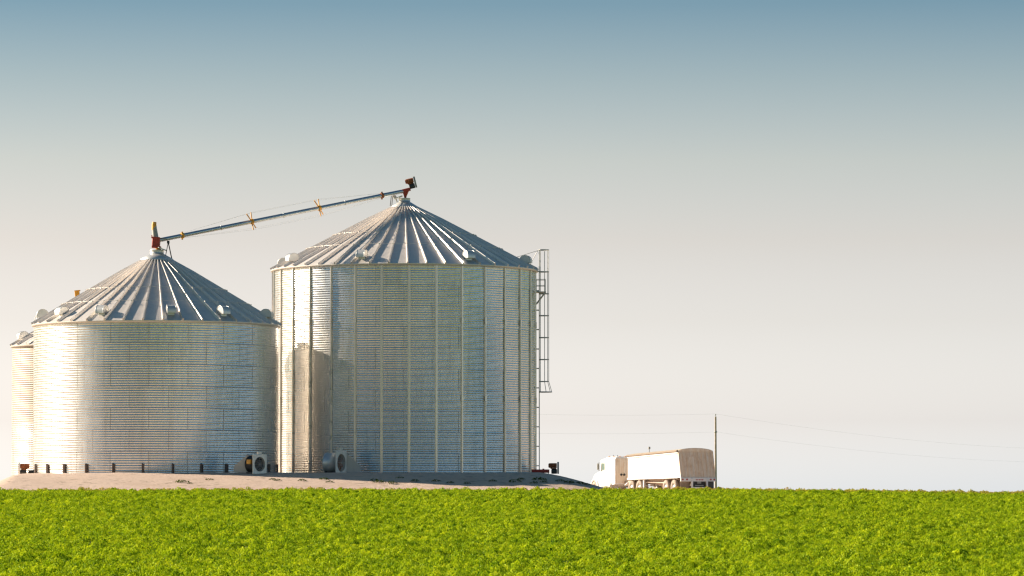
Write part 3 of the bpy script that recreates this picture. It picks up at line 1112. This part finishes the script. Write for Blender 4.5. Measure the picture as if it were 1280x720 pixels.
mb.tube([(5.6, W2 - 0.3, topz(5.6) + 0.1), (5.6, W2 - 0.3, topz(5.6) + 0.48)], 0.025, 6)
mb.box((5.6, W2 - 0.3, topz(5.6) + 0.48), (0.10, 0.14, 0.16))
mb.build('tarp_arm', M['grey'], tr)
# rear wall: bottom kicks out rearward, vertical ribs
RK = -0.42
mb = MB()
nr_ = 9
for k in range(nr_):
    y0 = -W2 + 2 * W2 * k / nr_; y1 = -W2 + 2 * W2 * (k + 1) / nr_
    ym = y0 + (y1 - y0) * 0.72
    for (ya, yb, d) in ((y0, ym, 0.0), (ym, y1, -0.05)):
        mb.add([(d - 0.005, ya, zt0 + 0.01), (d - 0.005, yb, zt0 + 0.01), (RK + d, yb, zb0), (RK + d, ya, zb0)], [(0, 1, 2, 3)])
    for ye in (ym, y1):
        mb.add([(-0.005, ye, zt0), (-0.055, ye, zt0), (RK - 0.05, ye, zb0), (RK, ye, zb0)], [(0, 1, 2, 3)])
arc_pts = [(-0.03, -(W2) * math.cos(PI * k / n), zt0 + 0.012 + (0.235) * math.sin(PI * k / n)) for k in range(n + 1)]
mb.prism(arc_pts, (-0.03, 0, 0))
for s in (-1, 1):
    mb.add([(0.02, s * W2, zt0), (-0.02, s * W2, zt0), (RK, s * W2, zb0), (0.1, s * W2, zb0)], [(0, 1, 2, 3)])
    mb.tube([(-0.03, s * (W2 - 0.02), zt0), (RK - 0.03, s * (W2 - 0.02), zb0)], 0.04, 6)
mb.build('rear_wall', M['dustpanel'], tr)
mb = MB()   # tan light bar, centre frame with dark recess
mb.box((RK - 0.03, 0.0, 1.00), (0.10, 2.56, 0.26))
mb.box((RK - 0.10, 0.47, 0.74), (0.08, 0.12, 0.62))
mb.box((RK - 0.10, -0.62, 0.74), (0.08, 0.12, 0.62))
mb.box((RK - 0.10, -0.08, 0.44), (0.10, 1.20, 0.12))
mb.box((RK + 0.06, -0.08, 0.72), (0.03, 0.96, 0.5), None, 1)
mb.build('bumper', [M['white'], M['dark']], tr)
mb = MB(); mb.box((RK - 0.02, -0.08, 0.80), (0.04, 0.28, 0.14)); mb.box((RK - 0.02, -0.08, 0.60), (0.04, 0.62, 0.06)); mb.build('licence_plate', M['grey'], tr)
for y in (1.14, 0.84, -0.90, -1.16):
    mb = MB(); mb.tube([(RK - 0.08, y, 1.0), (RK - 0.11, y, 1.0)], 0.06, 12); mb.build('tail_light', M['redlens'], tr)
for y in (0.12, -0.08, -0.28):
    mb = MB(); mb.box((RK - 0.10, y, 0.98), (0.03, 0.13, 0.06)); mb.build('marker_light', M['redlens'], tr)
mb = MB(); mb.box((RK + 0.22, 0.88, 0.55), (0.02, 0.66, 0.66)); mb.build('mud_flap', M['flap_b'], tr)
mb = MB(); mb.box((RK + 0.22, -0.98, 0.55), (0.02, 0.56, 0.66)); mb.build('mud_flap', M['flap_d'], tr)
mb = MB()
for y in (-0.45, 0.45):
    mb.box((4.2, y, 0.95), (8.4, 0.10, 0.20))
mb.tube([(1.9, 0.9, 0.78), (6.2, 0.9, 0.86)], 0.07, 8)
for x in (1.0, 2.35): mb.tube([(x, -1.1, 0.5), (x, 1.1, 0.5)], 0.07, 8)
mb.build('chassis', M['frame'], tr)
wheel_set(tr, 0.95, (1.08, 0.80, -0.80, -1.08))
wheel_set(tr, 2.30, (1.08, 0.80, -0.80, -1.08))
mb = MB()
for y in (-1.0, 1.12):
    mb.box((6.15, y, 0.58), (0.12, 0.12, 1.0)); mb.box((6.15, y, 0.06), (0.3, 0.26, 0.05))
mb.tube([(6.15, -1.0, 0.6), (6.15, 1.12, 0.6)], 0.03, 6)
mb.build('landing_gear', M['white'], tr)

tk = empty('semi_truck', (TX + math.cos(HEAD) * 7.6, DT + math.sin(HEAD) * 7.6, GZT), HEAD)
tag(tk, 'white conventional sleeper cab truck coupled to the front of the trailer', 'truck')
# local x: 0 = rear axle group; cab from 2.0 to 5.3; hood to 7.2
mb = MB()
for y in (-0.42, 0.42):
    mb.box((3.6, y, 0.85), (9.4, 0.09, 0.24))
mb.box((0.3, 0, 1.0), (1.1, 0.9, 0.08))
mb.build('chassis', M['frame'], tk)
cab_h = 2.66
mb = MB()
def hull(sections, mb, mi=0):
    n = len(sections[0]); vs_ = [p for s in sections for p in s]
    fs = []
    for i in range(len(sections) - 1):
        for k in range(n):
            k2 = (k + 1) % n
            fs.append((i * n + k, i * n + k2, (i + 1) * n + k2, (i + 1) * n + k))
    fs.append(tuple(range(n))[::-1]); fs.append(tuple((len(sections) - 1) * n + k for k in range(n)))
    mb.add(vs_, fs, False, mi)
def sec(x, w, z0, z1, r=0.18, xt=None):
    xt = x if xt is None else xt
    return [(x, -w, z0), (x, w, z0), (x, w, z1 - r), (xt, w - r * 0.5, z1 - r * 0.3), (xt, w - r * 1.2, z1), (xt, -w + r * 1.2, z1), (xt, -w + r * 0.5, z1 - r * 0.3), (x, -w, z1 - r)]
hull([sec(1.95, 1.18, 0.75, cab_h), sec(3.7, 1.18, 0.55, cab_h)], mb)
hull([sec(3.7, 1.10, 0.55, cab_h - 0.03), sec(4.9, 1.08, 0.55, cab_h - 0.16)], mb)
mb.build('cab', M['white'], tk)
mb = MB()   # windscreen pillar part, slopes forward
hull([sec(4.905, 1.07, 0.6, 1.68, 0.1), sec(5.55, 1.04, 0.6, 1.64, 0.15), sec(6.3, 0.98, 0.62, 1.52, 0.2), sec(6.7, 0.9, 0.65, 1.34, 0.25), sec(6.87, 0.80, 0.7, 1.15, 0.2)], mb)
for s in (-1, 1):
    # front fender
    pts = [(5.3 + 0.66 * math.cos(a) + 0.55, s * 0.78, 0.52 + 0.60 * math.sin(a)) for a in [PI * k / 10 for k in range(11)]]
    pts += [(p[0] * 1.0 - (p[0] - 5.85) * 0.14, p[1], 0.52 + (p[2] - 0.52) * 0.86) for p in reversed(pts)]
    mb.prism(pts, (0, s * 0.38, 0))
mb.build('hood', M['white'], tk)
mb = MB()
mb.add([(4.91, -0.98, 1.62), (4.91, 0.98, 1.62), (4.905, 0.92, 2.38), (4.905, -0.92, 2.38)], [(0, 1, 2, 3)])
mb.add([(5.15, -0.95, 1.60), (5.15, 0.95, 1.60), (4.93, 0.90, 2.38), (4.93, -0.90, 2.38)], [(0, 1, 2, 3)])
mb.build('windscreen', M['glass'], tk)
mb = MB()
for s in (-1, 1):
    mb = MB()
    mb.add([(3.95, s * 1.103, 1.70), (4.75, s * 1.096, 1.70), (4.70, s * 1.090, 2.22), (3.98, s * 1.103, 2.22)], [(0, 1, 2, 3)])
    mb.build('side_window', M['glass'], tk)
for s in (-1, 1):
    mb = MB()
    mb.box((4.80, s * 1.27, 1.98), (0.08, 0.16, 0.44))
    mb.tube([(4.75, s * 1.08, 2.24), (4.80, s * 1.27, 2.24)], 0.015, 5)
    mb.tube([(4.75, s * 1.08, 1.72), (4.80, s * 1.27, 1.72)], 0.015, 5)
    mb.build('mirror', M['grey'], tk)
    mb = MB()
    mb.tube([(2.6, s * 1.0, 0.62), (4.2, s * 1.0, 0.62)], 0.30, 14)
    mb.build('fuel_tank', M['rim'], tk)
    mb = MB(); mb.tube([(6.55, s * 0.85, 0.92), (6.62, s * 0.85, 0.92)], 0.1, 12); mb.build('headlight', M['rim'], tk)
mb = MB(); mb.box((6.95, 0, 0.52), (0.14, 2.2, 0.30)); mb.build('bumper', M['rim'], tk)
mb = MB(); mb.box((6.87, 0, 0.93), (0.05, 0.95, 0.5)); mb.build('grille', M['rim'], tk)
for y in (0.8, 0.4, 0.0, -0.4, -0.8):
    mb = MB(); mb.box((3.9, y, cab_h + 0.03), (0.12, 0.10, 0.05)); mb.build('roof_light', M['amber'], tk)
for x, y in ((3.4, 0.7), (3.1, 0.5)):
    mb = MB(); mb.tube([(x, y, cab_h), (x, y, cab_h + 0.12)], 0.02, 6); mb.build('antenna', M['dark'], tk)
for y in (0.72, 0.50):   # air hose fittings on the back of the cab
    mb = MB(); mb.tube([(1.95, y, 1.40), (1.88, y, 1.40)], 0.08, 10); mb.build('hose_fitting', M['dark'], tk)
mb = MB()
mb.add([(1.94, -1.14, 0.8), (1.94, 1.14, 0.8), (1.94, 1.12, cab_h - 0.12), (1.94, -1.12, cab_h - 0.12)], [(0, 1, 2, 3)])
mb.build('rear_panel', M['dustpanel'], tk)
for x in (-0.7, 0.65): wheel_set(tk, x, (1.08, 0.80, -0.80, -1.08))
front_wheels = wheel_set(tk, 5.85, (1.0, -1.0))
mb = MB()
for s in (-1, 1):
    mb.box((1.55, s * 0.95, 0.75), (0.5, 0.5, 0.06), Matrix.Rotation(R(20), 3, 'Y'))
mb.build('fender', M['white'], tk)

for ch in tk.children:
    if ch.name.split('.')[0] in ('cab', 'hood', 'windscreen', 'side_window', 'mirror', 'fuel_tank', 'headlight', 'bumper',
                                 'grille', 'roof_light', 'antenna', 'hose_fitting', 'rear_panel') or ch in front_wheels:
        ch.location.x += 1.6

# ------------------------------------------------------------------ power line
poles = [Vector((px(894.4, 450), 450, 2.2)), Vector((86.0, 629.0, 0.7)), Vector((-20.0, 400.0, 2.2))]
HP = pz(521, 450) - 2.2
labs = ['thin wooden power pole standing just right of the grain trailer',
        'wooden power pole far to the right along the wires',
        'wooden power pole behind the grain bins']
for p, lb in zip(poles, labs):
    o = empty('power_pole', p); tag(o, lb, 'pole')
    mb = MB(); mb.tube([(0, 0, -1), (0, 0, HP)], 0.135, 10, 0.095); mb.build('pole', M['wood'], o)
    mb = MB(); mb.lathe([(0.02, HP), (0.02, HP + 0.14), (0.07, HP + 0.15), (0.08, HP + 0.2), (0.04, HP + 0.25), (0.05, HP + 0.29), (0, HP + 0.31)], 12)
    mb.build('insulator', M['ceramic'], o)
    mb = MB(); mb.lathe([(0.12, HP - 1.72), (0.17, HP - 1.70), (0.17, HP - 1.60), (0.12, HP - 1.58)], 12)
    mb.build('wire_clamp', M['ceramic'], o)
def wire(top, label):
    mb = MB()
    for a, b, sag in ((0, 1, 0.9), (0, 2, 0.55)):
        pts = []
        for i in range(33):
            t = i / 32
            q = poles[a].lerp(poles[b], t); q.z += HP + top - 4 * sag * t * (1 - t)
            pts.append(q)
        mb.tube(pts, 0.0045, 5)
    o = mb.build('power_line', M['wire']); tag(o, label, 'wire')
wire(0.30, 'upper thin overhead wire running across from the top of the power pole')
wire(-1.65, 'lower thin overhead wire fixed below the top of the power pole')

# ------------------------------------------------------------------ crop
def leaf_clump(seed, n, rad, hgt, ll, lw, name, mat):
    r = random.Random(seed)
    mb = MB()
    for i in range(n):
        a = r.uniform(0, 2 * PI); q = rad * math.sqrt(r.random())
        top = hgt * (1 - 0.75 * (q / rad) ** 2)
        z = top * (0.2 + 0.8 * r.random() ** 0.35)
        c = Vector((q * math.cos(a), q * math.sin(a), z))
        L_ = ll * r.uniform(0.7, 1.3); W_ = lw * r.uniform(0.7, 1.3)
        e = Matrix.Rotation(a + r.uniform(-1, 1), 3, 'Z') @ Matrix.Rotation(r.uniform(0.0, 0.5) + 0.9 * q / rad, 3, 'Y') @ Matrix.Rotation(r.uniform(-0.7, 0.7), 3, 'X')
        d = e @ Vector((1, 0, 0)); s = e @ Vector((0, 1, 0)); u = e @ Vector((0, 0, 1))
        p = [c - d * L_ / 2, c + s * W_ / 2 + u * 0.15 * W_, c + d * L_ / 2 - u * 0.2 * L_, c - s * W_ / 2 + u * 0.15 * W_]
        mb.add(p, [(0, 1, 2), (0, 2, 3)], False)
    me = bpy.data.meshes.new(name)
    me.from_pydata(mb.v, [], mb.f); me.materials.append(mat)
    return me

def crop_field():
    # base sheet 4 mm over the ground; the plants stand on it
    ys_ = np.arange(83, 200.1, 1.5)
    vs_ = []; fs = []
    nx = 60
    for y in ys_:
        half = 0.165 * y
        for i in range(nx + 1):
            x = -half + 2 * half * i / nx
            yy = y
            vs_.append((x, yy, height(x, yy) + 0.01))
    for j in range(len(ys_) - 1):
        for i in range(nx):
            a = j * (nx + 1) + i
            # keep off the gravel
            cx = (vs_[a][0] + vs_[a + 1][0]) / 2; cy = vs_[a][1] + 0.75
            if cy > front_edge(cx) + 0.1: continue
            fs.append((a, a + 1, a + nx + 2, a + nx + 1))
    me = bpy.data.meshes.new('crop_plants')
    me.from_pydata(vs_, [], fs)
    me.materials.append(M['soil'])
    o = bpy.data.objects.new('crop_plants', me); COL.objects.link(o)
    tag(o, 'bright green low leafy crop filling the foreground field', 'crop', kind='stuff')
    lib = bpy.data.collections.new('leaf_clumps')
    for k in range(5):
        cm = leaf_clump(100 + k, 80, 0.145 + 0.02 * (k % 3), 0.16 + 0.03 * (k % 2), 0.045, 0.030, 'clump', M['crop'])
        lib.objects.link(bpy.data.objects.new('leaf_clump', cm))
    ng = bpy.data.node_groups.new('crop_scatter', 'GeometryNodeTree')
    ng.interface.new_socket('Geometry', in_out='INPUT', socket_type='NodeSocketGeometry')
    ng.interface.new_socket('Geometry', in_out='OUTPUT', socket_type='NodeSocketGeometry')
    N = ng.nodes; Lk = ng.links
    gi = N.new('NodeGroupInput'); go = N.new('NodeGroupOutput')
    dp = N.new('GeometryNodeDistributePointsOnFaces'); dp.inputs['Density'].default_value = CROP_DENSITY
    dp.inputs['Seed'].default_value = 3
    ci = N.new('GeometryNodeCollectionInfo'); ci.inputs['Collection'].default_value = lib
    ci.inputs['Separate Children'].default_value = True; ci.inputs['Reset Children'].default_value = True
    ip = N.new('GeometryNodeInstanceOnPoints'); ip.inputs['Pick Instance'].default_value = True
    rv = N.new('FunctionNodeRandomValue'); rv.data_type = 'FLOAT_VECTOR'
    rv.inputs[0].default_value = (-0.12, -0.12, 0); rv.inputs[1].default_value = (0.12, 0.12, 6.283)
    Lk.new(rv.outputs[0], ip.inputs['Rotation'])
    nt_ = N.new('ShaderNodeTexNoise'); nt_.inputs['Scale'].default_value = 2.2; nt_.inputs['Detail'].default_value = 3
    pos = N.new('GeometryNodeInputPosition'); Lk.new(pos.outputs[0], nt_.inputs['Vector'])
    m1 = N.new('ShaderNodeMapRange'); m1.inputs[1].default_value = 0.32; m1.inputs[2].default_value = 0.68
    m1.inputs[3].default_value = 0.35; m1.inputs[4].default_value = 1.45
    Lk.new(nt_.outputs[0], m1.inputs[0])
    rs = N.new('FunctionNodeRandomValue'); rs.data_type = 'FLOAT'
    rs.inputs[2].default_value = 0.7; rs.inputs[3].default_value = 1.25; rs.inputs['Seed'].default_value = 9
    mu = N.new('ShaderNodeMath'); mu.operation = 'MULTIPLY'
    Lk.new(m1.outputs[0], mu.inputs[0]); Lk.new(rs.outputs[1], mu.inputs[1])
    Lk.new(mu.outputs[0], ip.inputs['Scale'])
    jn = N.new('GeometryNodeJoinGeometry')
    Lk.new(gi.outputs[0], dp.inputs['Mesh'])
    Lk.new(dp.outputs['Points'], ip.inputs['Points'])
    Lk.new(ci.outputs[0], ip.inputs['Instance'])
    Lk.new(ip.outputs[0], jn.inputs[0]); Lk.new(gi.outputs[0], jn.inputs[0])
    Lk.new(jn.outputs[0], go.inputs[0])
    md = o.modifiers.new('scatter', 'NODES'); md.node_group = ng
CROP_DENSITY = 11.5
crop_field()

# weeds on the gravel
weed_spots = [(228, 603.5, 1.2), (238, 605, 0.6), (262, 600, 0.7), (341, 600, 0.8), (348, 601, 0.7), (378, 601.5, 0.9), (405, 600, 0.9), (412, 603, 0.7),
              (468, 601, 0.8), (474, 603.5, 1.1), (490, 605, 1.1), (500, 598, 0.7), (519, 602, 0.9), (545, 602, 0.8), (563, 604, 0.8), (584, 605, 0.7),
              (616, 602, 0.8), (644, 603, 1.2), (651, 600, 0.9), (668, 604.5, 0.9), (674, 600.5, 1.3), (679, 603.5, 0.8), (700, 602, 0.9), (711, 604, 1.1), (724, 605, 1.0), (733, 606.5, 0.8)]
wm = [leaf_clump(300 + k, 34, 0.20, 0.16, 0.09, 0.045, 'weed', M['weed']) for k in range(3)]
for i, (wx, wy, s) in enumerate(weed_spots):
    # find where this sight line meets the pad
    best = None
    y = 190.5
    while y < 214:
        x = px(wx, y)
        if height(x, y) + 0.03 >= pz(wy, y): best = (x, y); break
        y += 0.1
    if best is None: continue
    o = bpy.data.objects.new('weed', wm[i % 3]); COL.objects.link(o)
    o.location = (best[0], best[1], height(*best) + 0.02)
    o.rotation_euler = (0, 0, i * 1.7)
    o.scale = (s * 1.5, s * 1.2, s * 0.9)
    tag(o, 'small dark green weed tuft growing on the gravel in front of the bins', 'weed', 'weeds on the gravel pad')
